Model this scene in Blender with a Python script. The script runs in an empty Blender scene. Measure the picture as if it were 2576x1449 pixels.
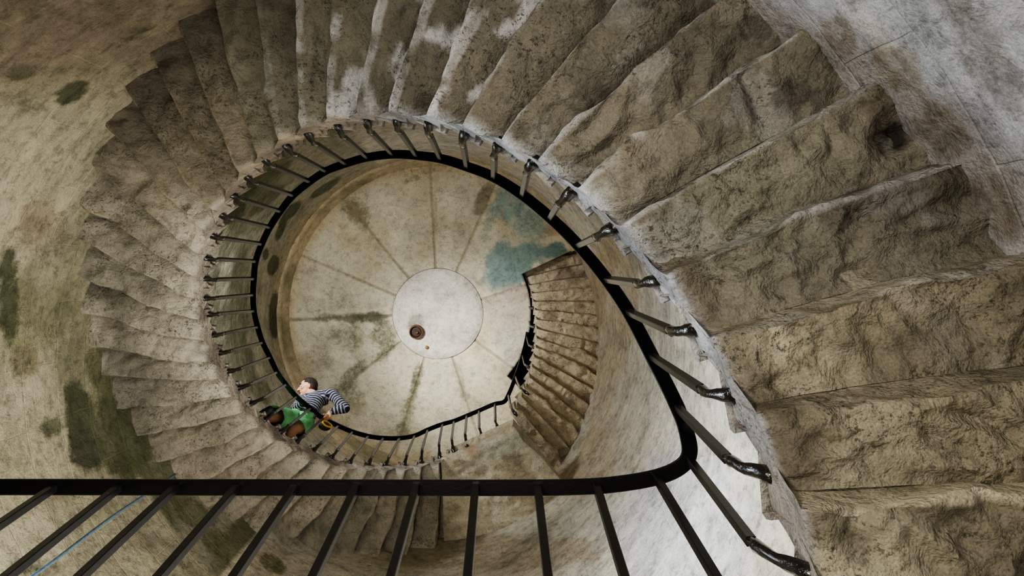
import bpy, bmesh, math, random
from math import sin, cos, pi, radians, degrees, sqrt, atan2, exp
from mathutils import Vector, Matrix, noise

random.seed(7)
scene = bpy.context.scene
COL = scene.collection

# ------------------------------------------------------------------ measures
R = 1.65            # well radius in metres
ZU = 3.09           # metres of height per height unit
Z0 = 1.5            # camera height above the ground floor
CX, CY = 0.5558, -0.5647      # camera in the well (in well radii)
VX, VY = 1261.96, 641.24      # zenith point on the picture
T0, DT = -1.60449771, 0.118829877   # stair angle of baluster 0, angle per tread
U0, P0 = 1.48007, 0.0620975   # height of baluster bend 0, rise per tread
HR = 0.2746         # bend to handrail
RIN, ROUT, RWALL = 1.03, 1.648, 1.63
AXX, AXY = -0.124, 0.061      # the old tower leans a little towards its top

def lean(u):
    t = min(1.0, max(0.0, (u - 2.6) / 1.6)); t = t*t*(3-2*t)
    return AXX*t, AXY*t

def W(rho, th, u):
    ax, ay = lean(u)
    return Vector((R*(ax + rho*cos(th)), R*(ay + rho*sin(th)), Z0 + ZU*u))

def at(px, py, u):
    return Vector((R*(CX + (px-VX)*u*1e-3), R*(CY + (py-VY)*u*1e-3), Z0 + ZU*u))

def pix(v):
    u = max(0.02, (v.z - Z0)/ZU)
    return VX + (v.x/R - CX)/u*1e3, VY + (v.y/R - CY)/u*1e3

def theta(i): return T0 + DT*i
def elbow_u(i): return U0 - P0*i

def sm(a, b, x):
    if a == b: return 1.0 if x >= a else 0.0
    t = min(1.0, max(0.0, (x-a)/(b-a))); return t*t*(3-2*t)

def mixc(a, b, t): return tuple(a[k]*(1-t)+b[k]*t for k in range(3))

def lin(r, g, b):
    f = lambda c: (c/255/12.92) if c/255 <= 0.04045 else ((c/255+0.055)/1.055)**2.4
    return (f(r), f(g), f(b))

# ------------------------------------------------------------------ objects
def link(name, me, mat=None, parent=None, smooth=True):
    if mat is not None: me.materials.append(mat)
    if smooth:
        for p in me.polygons: p.use_smooth = True
    o = bpy.data.objects.new(name, me); COL.objects.link(o)
    if parent is not None:
        o.parent = parent
        o.matrix_parent_inverse = parent.matrix_world.inverted()
    return o

def tag(o, label=None, cat=None, group=None, kind=None):
    if label: o['label'] = label
    if cat: o['category'] = cat
    if group: o['group'] = group
    if kind: o['kind'] = kind
    return o

def empty(name, loc):
    o = bpy.data.objects.new(name, None); COL.objects.link(o)
    o.location = loc; o.empty_display_size = 0.1
    o.matrix_world = Matrix.Translation(loc)
    return o

def recenter(o, c):
    o.data.transform(Matrix.Translation(-c)); o.matrix_world = Matrix.Translation(c)

def mesh_from(verts, faces, name='m'):
    me = bpy.data.meshes.new(name); me.from_pydata([tuple(v) for v in verts], [], faces); me.update(); return me

def fix_normals(me):
    bm = bmesh.new(); bm.from_mesh(me); bmesh.ops.recalc_face_normals(bm, faces=bm.faces); bm.to_mesh(me); bm.free()

def set_col(me, cols, name='tint'):
    """base colour per vertex; entries may be (colour, stain colour, stain strength)"""
    a = me.color_attributes.new(name, 'FLOAT_COLOR', 'POINT')
    st = me.color_attributes.new('stain_shade', 'FLOAT_COLOR', 'POINT')
    flat, fs = [], []
    for c in cols:
        if isinstance(c[0], tuple):
            flat += [*c[0], 1.0]; fs += [*c[1], c[2]]
        else:
            flat += [c[0], c[1], c[2], 1.0]; fs += [0.0, 0.0, 0.0, 0.0]
    a.data.foreach_set('color', flat); st.data.foreach_set('color', fs)

# ------------------------------------------------------------------ materials
def new_mat(name):
    m = bpy.data.materials.new(name); m.use_nodes = True
    nt = m.node_tree; nt.nodes.clear()
    out = nt.nodes.new('ShaderNodeOutputMaterial'); b = nt.nodes.new('ShaderNodeBsdfPrincipled')
    nt.links.new(b.outputs[0], out.inputs[0])
    return m, nt, b

def nnode(nt, t, **kw):
    n = nt.nodes.new(t)
    for k, v in kw.items():
        if hasattr(n, k): setattr(n, k, v)
        else: n.inputs[k].default_value = v
    return n

def noise_node(nt, vec, scale, detail=6, rough=0.6, dist=0.0):
    n = nt.nodes.new('ShaderNodeTexNoise')
    n.inputs['Scale'].default_value = scale; n.inputs['Detail'].default_value = detail
    n.inputs['Roughness'].default_value = rough; n.inputs['Distortion'].default_value = dist
    nt.links.new(vec, n.inputs['Vector']); return n.outputs[0]

def ramp(nt, fac, stops):
    n = nt.nodes.new('ShaderNodeValToRGB'); e = n.color_ramp.elements
    while len(e) < len(stops): e.new(0.5)
    for k, (p, c) in enumerate(stops):
        e[k].position = p; e[k].color = (c, c, c, 1) if isinstance(c, (int, float)) else (*c, 1)
    nt.links.new(fac, n.inputs[0]); return n.outputs[0]

def mixn(nt, kind, a, b, fac=1.0):
    n = nt.nodes.new('ShaderNodeMix'); n.data_type = 'RGBA'; n.blend_type = kind
    for sock, v in ((n.inputs[6], a), (n.inputs[7], b), (n.inputs[0], fac)):
        if isinstance(v, bpy.types.NodeSocket): nt.links.new(v, sock)
        elif isinstance(v, (int, float)): sock.default_value = v if sock.type == 'VALUE' else (v, v, v, 1)
        else: sock.default_value = (*v, 1)
    return n.outputs[2]

def mathn(nt, op, a, b=0.0):
    n = nt.nodes.new('ShaderNodeMath'); n.operation = op
    for s, v in ((n.inputs[0], a), (n.inputs[1], b)):
        if isinstance(v, bpy.types.NodeSocket): nt.links.new(v, s)
        else: s.default_value = v
    return n.outputs[0]

def stone(name, mottle=1.0, speck=0.5, bump=0.6, streak=False, bricks=None, sat=0.72, bscale=1.0):
    """weathered limestone: vertex tint, blotches, dark lichen specks, rough bump"""
    m, nt, b = new_mat(name)
    geo = nt.nodes.new('ShaderNodeNewGeometry'); pos = geo.outputs['Position']
    att = nt.nodes.new('ShaderNodeAttribute'); att.attribute_name = 'tint'
    base = att.outputs['Color']
    stn = nt.nodes.new('ShaderNodeAttribute'); stn.attribute_name = 'stain_shade'
    sn = noise_node(nt, pos, 14.0, 4, 0.8, 0.3)
    sf = mathn(nt, 'ADD', mathn(nt, 'MULTIPLY', stn.outputs['Alpha'], 1.45), mathn(nt, 'MULTIPLY', mathn(nt, 'SUBTRACT', sn, 0.5), 1.9))
    sf = mathn(nt, 'MULTIPLY', ramp(nt, sf, [(0.2, 0.0), (1.0, 0.9)]), mathn(nt, 'MINIMUM', mathn(nt, 'MULTIPLY', stn.outputs['Alpha'], 2.5), 1.0))
    base = mixn(nt, 'MIX', base, stn.outputs['Color'], sf)
    big = noise_node(nt, pos, 2.3, 5, 0.68, 0.3)
    base = mixn(nt, 'MULTIPLY', base, ramp(nt, big, [(0.28, 1-0.5*mottle), (0.5, 0.97), (0.72, 1+0.22*mottle)]))
    mid = noise_node(nt, pos, 11.0, 5, 0.78, 0.2)
    base = mixn(nt, 'MULTIPLY', base, ramp(nt, mid, [(0.34, 1-0.55*mottle), (0.5, 1.0), (0.7, 1+0.22*mottle)]))
    if speck > 0:
        sp = noise_node(nt, pos, 42.0, 3, 0.85)
        area = ramp(nt, noise_node(nt, pos, 3.1, 2, 0.6), [(0.40, 0.0), (0.58, 1.0)])
        spots = ramp(nt, sp, [(0.38, 1.0), (0.45, 0.0)])
        fac = mathn(nt, 'MULTIPLY', mathn(nt, 'MULTIPLY', spots, area), speck)
        base = mixn(nt, 'MIX', base, (0.035, 0.028, 0.018), fac)
    fine = noise_node(nt, pos, 120.0, 2, 0.7)
    base = mixn(nt, 'MULTIPLY', base, ramp(nt, fine, [(0.3, 0.78), (0.7, 1.16)]))
    h = mathn(nt, 'ADD', mathn(nt, 'MULTIPLY', noise_node(nt, pos, 9.0*bscale, 4, 0.68, 0.4), 0.055/bscale), mathn(nt, 'MULTIPLY', sp if speck > 0 else fine, 0.010))
    if bricks:
        tc = nt.nodes.new('ShaderNodeUVMap'); tc.uv_map = 'uv'
        dist = nt.nodes.new('ShaderNodeVectorMath'); dist.operation = 'ADD'
        nn = nt.nodes.new('ShaderNodeTexNoise'); nn.inputs['Scale'].default_value = 2.0
        nt.links.new(pos, nn.inputs['Vector'])
        sc = nt.nodes.new('ShaderNodeVectorMath'); sc.operation = 'SCALE'; sc.inputs['Scale'].default_value = 0.05
        nt.links.new(nn.outputs['Color'], sc.inputs[0])
        nt.links.new(tc.outputs[0], dist.inputs[0]); nt.links.new(sc.outputs[0], dist.inputs[1])
        br = nt.nodes.new('ShaderNodeTexBrick'); br.inputs['Scale'].default_value = 1.0
        br.inputs['Brick Width'].default_value = bricks[0]; br.inputs['Row Height'].default_value = bricks[1]
        br.inputs['Mortar Size'].default_value = 0.008; br.inputs['Mortar Smooth'].default_value = 0.5
        br.inputs['Color1'].default_value = (0.72, 0.72, 0.72, 1); br.inputs['Color2'].default_value = (1.08, 1.06, 1.02, 1)
        br.inputs['Mortar'].default_value = (1.16, 1.13, 1.05, 1)
        nt.links.new(dist.outputs[0], br.inputs['Vector'])
        base = mixn(nt, 'MULTIPLY', base, br.outputs['Color'], bricks[2])
        h = mathn(nt, 'ADD', h, mathn(nt, 'MULTIPLY', br.outputs['Fac'], -0.012))
    if streak:
        mp = nt.nodes.new('ShaderNodeMapping'); mp.inputs['Scale'].default_value = (0.8, 5.5, 1)
        uvn = nt.nodes.new('ShaderNodeUVMap'); uvn.uv_map = 'uv'
        nt.links.new(uvn.outputs[0], mp.inputs['Vector'])
        st = noise_node(nt, mp.outputs[0], 1.6, 7, 0.7, 0.5)
        base = mixn(nt, 'MULTIPLY', base, ramp(nt, st, [(0.3, 0.78), (0.5, 1.0), (0.7, 1.10)]))
    hs = nt.nodes.new('ShaderNodeHueSaturation'); hs.inputs['Saturation'].default_value = sat; nt.links.new(base, hs.inputs['Color']); base = hs.outputs[0]
    nt.links.new(base, b.inputs['Base Color'])
    b.inputs['Roughness'].default_value = 0.85
    b.inputs['Specular IOR Level'].default_value = 0.25
    bp = nt.nodes.new('ShaderNodeBump'); bp.inputs['Strength'].default_value = bump; bp.inputs['Distance'].default_value = 1.0
    nt.links.new(h, bp.inputs['Height']); nt.links.new(bp.outputs[0], b.inputs['Normal'])
    return m

def plain(name, col, rough=0.5, metal=0.0, spec=0.5, bump=0.0, bscale=60, var=0.0, coat=0.0):
    m, nt, b = new_mat(name)
    geo = nt.nodes.new('ShaderNodeNewGeometry')
    n = noise_node(nt, geo.outputs['Position'], bscale, 4, 0.6)
    if var: nt.links.new(mixn(nt, 'MULTIPLY', (*col,), ramp(nt, n, [(0.3, 1-var), (0.7, 1+var)])), b.inputs['Base Color'])
    else: b.inputs['Base Color'].default_value = (*col, 1)
    b.inputs['Roughness'].default_value = rough; b.inputs['Metallic'].default_value = metal
    b.inputs['Specular IOR Level'].default_value = spec
    b.inputs['Coat Weight'].default_value = coat; b.inputs['Coat Roughness'].default_value = 0.12
    if bump:
        bp = nt.nodes.new('ShaderNodeBump'); bp.inputs['Strength'].default_value = bump; bp.inputs['Distance'].default_value = 0.01
        nt.links.new(n, bp.inputs['Height']); nt.links.new(bp.outputs[0], b.inputs['Normal'])
    return m

M_wall = stone('wall_limestone', 0.8, 0.35, 0.5, streak=True, bricks=(0.95, 0.42, 0.45))
M_step = stone('step_limestone', 0.62, 0.75, 0.7)
M_ceil = stone('ceiling_limestone', 0.6, 0.45, 0.35, bscale=2.0, sat=0.8)
M_land = stone('landing_limestone', 0.7, 0.3, 0.8)
M_iron = plain('black_painted_iron', (0.0025, 0.0025, 0.0028), 0.32, 0.0, 0.3, 0.12, 60, 0.0, 0.1)
M_bar = plain('worn_iron_bar', (0.010, 0.0097, 0.0095), 0.34, 0.0, 0.45, 0.15, 50, 0.25, 0.15)
M_foot = plain('wet_black_iron', (0.008, 0.0065, 0.0055), 0.16, 0.0, 0.6, 0.6, 45, 0.4, 0.5)

# ------------------------------------------------------------------ tower wall
def blob(px, py, x, y, rx, ry, ang=0.0, soft=0.6, wob=0.25, f=0.02):
    dx, dy = px-x, py-y
    if abs(dx) > 2.2*max(rx, ry) or abs(dy) > 2.2*max(rx, ry): return 0.0
    c, s = cos(radians(ang)), sin(radians(ang))
    a = (dx*c + dy*s)/rx; b = (-dx*s + dy*c)/ry
    d = sqrt(a*a+b*b) + wob*noise.fractal(Vector((px*f, py*f, 3.3)), 1.0, 2.0, 4)
    return 1 - sm(1-soft*0.5, 1+soft*0.5, d)

GREEN = lin(112, 112, 68); DGREEN = lin(74, 82, 46); PALE = lin(196, 186, 158); WARM = lin(190, 165, 118)
BROWN = lin(128, 108, 84)

def wall_tint(v):
    px, py = pix(v); u = (v.z-Z0)/ZU
    th = degrees(atan2(v.y/R-lean(u)[1], v.x/R-lean(u)[0])) % 360
    n = noise.fractal(Vector((v.x*0.9, v.y*0.9, v.z*0.5)), 1.0, 2.0, 5)
    c = mixc(lin(206, 196, 170), WARM, sm(-0.2, 0.5, n)*0.45)
    # the wall under the lower flight
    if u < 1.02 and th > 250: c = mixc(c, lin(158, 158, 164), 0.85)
    if 100 < th < 262 and u < 2.25:      # left wall: yellow green lichen
        g = noise.fractal(Vector((v.x*0.8+9, v.y*0.8, v.z*0.55)), 1.0, 2.0, 5)
        c = mixc(lin(182, 172, 136), lin(124, 124, 76), sm(-0.1, 0.6, g)*0.7)
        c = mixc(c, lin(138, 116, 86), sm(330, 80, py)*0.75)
    if 130 < th < 250 and u > 2.25:      # seen through the railing: green lower courses
        k = sm(3.5, 2.9, u)
        g = noise.fractal(Vector((th*0.07, v.z*0.35, 1.0)), 1.0, 2.0, 5)
        c = mixc(lin(172, 164, 132), lin(104, 108, 64), sm(-0.35, 0.3, g)*0.85*k)
    if u > 3.95 and th > 120: c = mixc(c, WARM, 0.55)
    sc, sa = (0, 0, 0), 0.0
    if -200 < px < 2776 and -200 < py < 1649 and u > 0.2:
        for (x, y, rx, ry, a, col, s) in WALL_BLOBS:
            m = 2.2*max(rx, ry)
            if abs(px-x) > m or abs(py-y) > m: continue
            t = blob(px, py, x, y, rx, ry, a)*s
            if t > 0:
                sc = col if sa == 0 else mixc(sc, col, t/(t+sa*(1-t)+1e-6)); sa = sa + t*(1-sa)
    return (c, sc, sa)
WALL_BLOBS = [
    (205, 1060, 34, 115, -12, DGREEN, 0.9), (310, 1090, 85, 125, -5, lin(92, 98, 55), 0.85), (215, 1130, 40, 60, -10, lin(60, 66, 44), 0.7),
    (20, 740, 26, 130, 0, DGREEN, 0.8), (50, 185, 34, 18, -8, DGREEN, 0.9), (178, 234, 42, 20, -35, DGREEN, 0.9), (345, 85, 40, 12, -30, DGREEN, 0.6),
    (130, 1075, 30, 26, 0, lin(96, 100, 70), 0.8), (60, 910, 40, 45, 0, lin(120, 112, 66), 0.6), (255, 930, 40, 70, -10, GREEN, 0.7),
    (545, 1365, 40, 30, 30, GREEN, 0.8), (490, 1290, 60, 30, 35, GREEN, 0.7), (690, 1420, 40, 20, 30, lin(110, 112, 60), 0.7), (80, 1430, 70, 30, 0, DGREEN, 0.5),
    (150, 90, 170, 60, -30, BROWN, 0.5), (340, 40, 90, 40, -30, BROWN, 0.5), (90, 560, 70, 60, 0, lin(160, 138, 100), 0.5),
    (692, 790, 14, 66, 0, DGREEN, 0.95), (668, 640, 7, 14, 10, DGREEN, 0.9), (686, 670, 13, 26, 15, DGREEN, 0.9), (730, 535, 12, 42, 42, DGREEN, 0.8), (708, 575, 10, 34, 25, DGREEN, 0.75),
    (815, 475, 45, 10, -35, lin(90, 98, 66), 0.8), (620, 480, 45, 16, -40, DGREEN, 0.7), (670, 505, 55, 14, -42, GREEN, 0.7), (690, 430, 50, 12, -30, GREEN, 0.7), (595, 530, 30, 20, -60, DGREEN, 0.7),
    (605, 760, 26, 160, 0, lin(126, 126, 84), 0.6), (600, 900, 40, 70, -20, lin(120, 120, 78), 0.6), (655, 985, 26, 40, -30, GREEN, 0.6),
    (1560, 800, 40, 330, 12, WARM, 0.5), (1510, 700, 30, 200, 12, lin(180, 150, 96), 0.6), (1540, 1150, 130, 80, -30, lin(188, 166, 122), 0.6),
    (1250, 1390, 300, 50, 0, lin(170, 148, 104), 0.6), (1000, 1400, 120, 40, 0, lin(176, 160, 120), 0.5),
    (1300, 1210, 160, 40, 0, WARM, 0.3), (1720, 1350, 180, 220, 0, lin(205, 200, 192), 0.7), (1600, 1000, 60, 180, 10, lin(205, 195, 172), 0.5),
    (1640, 700, 40, 140, -20, lin(214, 206, 188), 0.6), (1150, 345, 330, 40, 0, lin(206, 198, 178), 0.5),
    (2190, 60, 110, 40, 50, lin(196, 180, 160), 0.35), (2470, 110, 60, 240, -28, lin(120, 110, 100), 0.6), (2260, 170, 50, 80, -40, lin(140, 126, 104), 0.6), (2110, 90, 40, 60, -40, lin(128, 114, 94), 0.6), (2360, 330, 60, 90, -40, lin(128, 114, 94), 0.6), (2500, 520, 60, 110, -30, lin(128, 114, 94), 0.6),  # brown patches along the steps: shadow under the flight painted on the wall
]

def build_wall():
    NT, NZ = 420, 300; u_lo, u_hi = -Z0/ZU, 5.7
    verts, cols, faces, uvs = [], [], [], []
    for j in range(NZ+1):
        u = u_lo + (u_hi-u_lo)*j/NZ
        for k in range(NT):
            th = 2*pi*k/NT
            v = W(RWALL, th, u)
            d = 0.022*noise.fractal(v*1.5, 1.0, 2.0, 4) + 0.004*noise.noise(v*9)
            e = Vector((cos(th), sin(th), 0))
            v = v + e*(abs(d)*1.0)
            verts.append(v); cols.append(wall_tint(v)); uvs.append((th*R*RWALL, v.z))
    for j in range(NZ):
        for k in range(NT):
            a = j*NT+k; b_ = j*NT+(k+1) % NT
            faces.append((a, a+NT, b_+NT, b_))
    me = mesh_from(verts, faces, 'wall')
    set_col(me, cols)
    uv = me.uv_layers.new(name='uv')
    for p in me.polygons:
        wrap = any(me.loops[l].vertex_index % NT == NT-1 for l in p.loop_indices) and any(me.loops[l].vertex_index % NT == 0 for l in p.loop_indices)
        for l in p.loop_indices:
            vi = me.loops[l].vertex_index; x, y = uvs[vi]
            if wrap and vi % NT == 0: x = 2*pi*R*RWALL
            uv.data[l].uv = (x, y)
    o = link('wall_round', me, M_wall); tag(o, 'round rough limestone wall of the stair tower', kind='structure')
    # dark cap far above and ground floor far below
    for nm, u, lab in (('roof_slab', u_hi, 'stone slab closing the tower above'), ('floor', u_lo, 'stone ground floor of the tower')):
        v = [W(0, 0, u)] + [W(RWALL+0.03, 2*pi*k/96, u) for k in range(96)]
        f = [(0, 1+k, 1+(k+1) % 96) for k in range(96)]
        me = mesh_from(v, f, nm); set_col(me, [lin(120, 110, 95)]*len(v))
        tag(link(nm, me, M_land, smooth=False), lab, kind='structure')
build_wall()

# ------------------------------------------------------------------ ceiling
UC = 4.2; RC = RWALL+0.01; OPA, OPB, ROP = radians(-25), radians(42), 0.99
HUBR = 0.485
hub_px = (1100, 792)
JOINTS_PX = [(1082, 420), (1243, 468), (868, 505), (752, 640), (722, 806), (845, 985), (1010, 1090), (1172, 1005), (1292, 928), (1312, 722)]
def px_ang(p):
    v = at(p[0], p[1], UC); a = lean(UC)
    return atan2(v.y/R-a[1], v.x/R-a[0])
JA = sorted(px_ang(p) for p in JOINTS_PX)
TEAL = lin(130, 160, 148)
CEIL_BLOBS = [
    (900, 545, 50, 18, 50, lin(120, 108, 68), 0.8), (890, 520, 55, 25, 30, lin(140, 126, 84), 0.7), (960, 640, 12, 60, -40, lin(150, 138, 96), 0.5),
    (850, 800, 110, 10, -2, lin(100, 100, 64), 0.8), (920, 800, 50, 14, -4, DGREEN, 0.7), (880, 850, 45, 40, 0, lin(128, 122, 84), 0.8), (968, 850, 30, 45, 0, lin(104, 104, 68), 0.8), (850, 760, 60, 35, 20, lin(140, 130, 96), 0.6),
    (880, 950, 75, 22, -42, lin(110, 108, 72), 0.8), (960, 890, 30, 16, -40, DGREEN, 0.6), (800, 900, 40, 90, 25, lin(160, 150, 112), 0.7), (890, 1010, 40, 30, 0, lin(128, 122, 84), 0.7),
    (1045, 960, 14, 55, 12, DGREEN, 0.8), (1025, 1040, 20, 70, 15, lin(116, 114, 70), 0.7), (1000, 1085, 30, 25, 0, lin(140, 132, 92), 0.6),
    (1160, 960, 14, 45, -12, lin(140, 136, 92), 0.6), (1195, 1010, 40, 16, 30, lin(150, 142, 108), 0.6),
    (1035, 452, 30, 8, -10, lin(120, 118, 76), 0.7), (1215, 500, 16, 40, 25, lin(140, 126, 96), 0.7), (1170, 580, 24, 60, 30, lin(166, 150, 116), 0.6), (1095, 540, 8, 80, 0, lin(150, 136, 104), 0.6),
    (1290, 690, 62, 30, -20, lin(112, 150, 146), 0.9), (1330, 640, 70, 28, -12, lin(118, 150, 140), 0.85), (1250, 660, 24, 60, 15, lin(124, 156, 150), 0.85), (1330, 560, 60, 45, 35, TEAL, 0.55), (1290, 510, 40, 45, 30, TEAL, 0.55), (1240, 540, 16, 70, 22, TEAL, 0.45), (1395, 580, 22, 16, 0, lin(180, 140, 104), 0.8), (1395, 630, 30, 20, 0, lin(70, 118, 106), 0.8),
    (1285, 745, 45, 25, -10, lin(196, 172, 150), 0.6), (1280, 830, 45, 70, 0, lin(176, 168, 150), 0.5), (1300, 900, 30, 25, 0, lin(170, 160, 134), 0.5),
    (1190, 720, 30, 60, -30, lin(165, 155, 140), 0.5), (1045, 815, 22, 26, 0, lin(140, 124, 104), 0.8), (1060, 790, 40, 12, -50, lin(170, 160, 145), 0.4),
]
def ceil_tint(v, r):
    px, py = pix(v)
    n = noise.fractal(v*0.9, 1.0, 2.0, 5)
    c = mixc(lin(208, 196, 162), lin(186, 168, 122), sm(-0.1, 0.55, n)*0.75)
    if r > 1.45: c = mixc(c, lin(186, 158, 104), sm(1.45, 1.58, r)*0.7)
    sc, sa = (0, 0, 0), 0.0
    for (x, y, rx, ry, a, col, s) in CEIL_BLOBS:
        t = blob(px, py, x, y, rx, ry, a, soft=1.1, wob=0.4, f=0.03)*s*(1.0 if x > 1200 else 0.68)
        if t > 0: sc = col if sa == 0 else mixc(sc, col, t/(t+sa*(1-t)+1e-6)); sa = sa + t*(1-sa)
    return (c, sc, sa)

def in_op(th): return OPA < ((th+pi) % (2*pi))-pi < OPB
def build_ceiling():
    NT = 540; rs = [HUBR + (ROP-HUBR)*k/20 for k in range(20)] + [ROP + (RC-ROP)*k/22 for k in range(23)]
    ths = [2*pi*k/NT for k in range(NT)]
    # snap the two edges of the opening to grid lines
    kA = round((OPA % (2*pi))/(2*pi)*NT); kB = round((OPB % (2*pi))/(2*pi)*NT)
    verts, cols, faces = [], [], []
    for r in rs:
        for th in ths:
            d = min(abs(((th-a+pi) % (2*pi))-pi) for a in JA)*r
            g = 0.010*(1-sm(0.0, 0.018, d))
            dome = 0.035*(1-(r/RC)**2)
            sl = 0.012*sm(0, 0.25, d)
            v = W(r, th, UC + dome)
            v.z += g*1.6 - sl*0.8 + 0.02*noise.fractal(v*1.3, 1.0, 2.0, 4)
            if abs(r-HUBR) < 0.004: v.z += 0.012
            verts.append(v)
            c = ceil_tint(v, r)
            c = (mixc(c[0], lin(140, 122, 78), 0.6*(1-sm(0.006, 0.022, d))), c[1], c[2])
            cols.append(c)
    nr = len(rs); iop = 20
    def opc(k): k %= NT; return (k >= kA or k < kB)
    for j in range(nr-1):
        for k in range(NT):
            if j >= iop and opc(k): continue
            a = j*NT+k; b_ = j*NT+(k+1) % NT
            faces.append((a, b_, b_+NT, a+NT))
    # thickness along the rim of the opening
    def up(idx):
        v = verts[idx].copy(); v.z += 0.18; verts.append(v); cols.append(lin(150, 138, 112)); return len(verts)-1
    rim = [iop*NT+k % NT for k in range(kA, NT+kB+1)]
    rim = [ (nr-1-j)*NT+kA for j in range(nr-1-iop)] + rim + [j*NT+kB for j in range(iop+1, nr)]
    ups = [up(i) for i in rim]
    for a in range(len(rim)-1): faces.append((rim[a], rim[a+1], ups[a+1], ups[a]))
    me = mesh_from(verts, faces, 'ceiling'); set_col(me, cols)
    o = link('ceiling', me, M_ceil); tag(o, 'pale stone slab ceiling radiating from a round centre stone', kind='structure')
    # the round centre stone
    v, f, c = [], [], []
    NR, N2 = 22, 120
    prof = [(HUBR-0.004)*k/NR for k in range(NR+1)]
    for r in prof:
        for k in range(N2):
            th = 2*pi*k/N2
            p = W(r, th, UC+0.032)
            p.z += -0.03*(1-sm(HUBR-0.05, HUBR, r)) + 0.012*noise.fractal(p*1.6, 1.0, 2.0, 4)
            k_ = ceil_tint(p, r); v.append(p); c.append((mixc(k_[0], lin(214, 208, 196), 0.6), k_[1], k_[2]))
    for j in range(NR):
        for k in range(N2):
            a = j*N2+k; b_ = j*N2+(k+1) % N2
            f.append((a, b_, b_+N2, a+N2))
    me = mesh_from(v, f, 'hub'); set_col(me, c)
    h = link('ceiling_boss', me, M_ceil, parent=o); h['label'] = 'round centre stone of the ceiling'
    # moulded ledge where the ceiling meets the wall
    v, f, c = [], [], []; N2 = 240
    prof = [(RC, UC-0.12), (RC-0.02, UC-0.115), (RC-0.035, UC-0.08), (RC-0.05, UC-0.03), (RC-0.075, UC-0.01), (RC-0.075, UC+0.02)]
    for (r, u) in prof:
        for k in range(N2):
            th = OPB + (2*pi-(OPB-OPA))*k/(N2-1)
            p = W(r, th, u); p += Vector((cos(th), sin(th), 0.4))*0.012*noise.fractal(p*3, 1.0, 2.0, 3)
            v.append(p); c.append(mixc(lin(192, 170, 124), GREEN, 0.6*sm(0.0, 0.5, noise.fractal(p*1.2, 1, 2, 4))))
    for j in range(len(prof)-1):
        for k in range(N2-1):
            a = j*N2+k; f.append((a, a+1, a+1+N2, a+N2))
    me = mesh_from(v, f, 'ledge'); set_col(me, c)
    tag(link('trim_1', me, M_wall if False else M_ceil), 'worn stone ledge under the ceiling edge', kind='structure')
build_ceiling()

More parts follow.
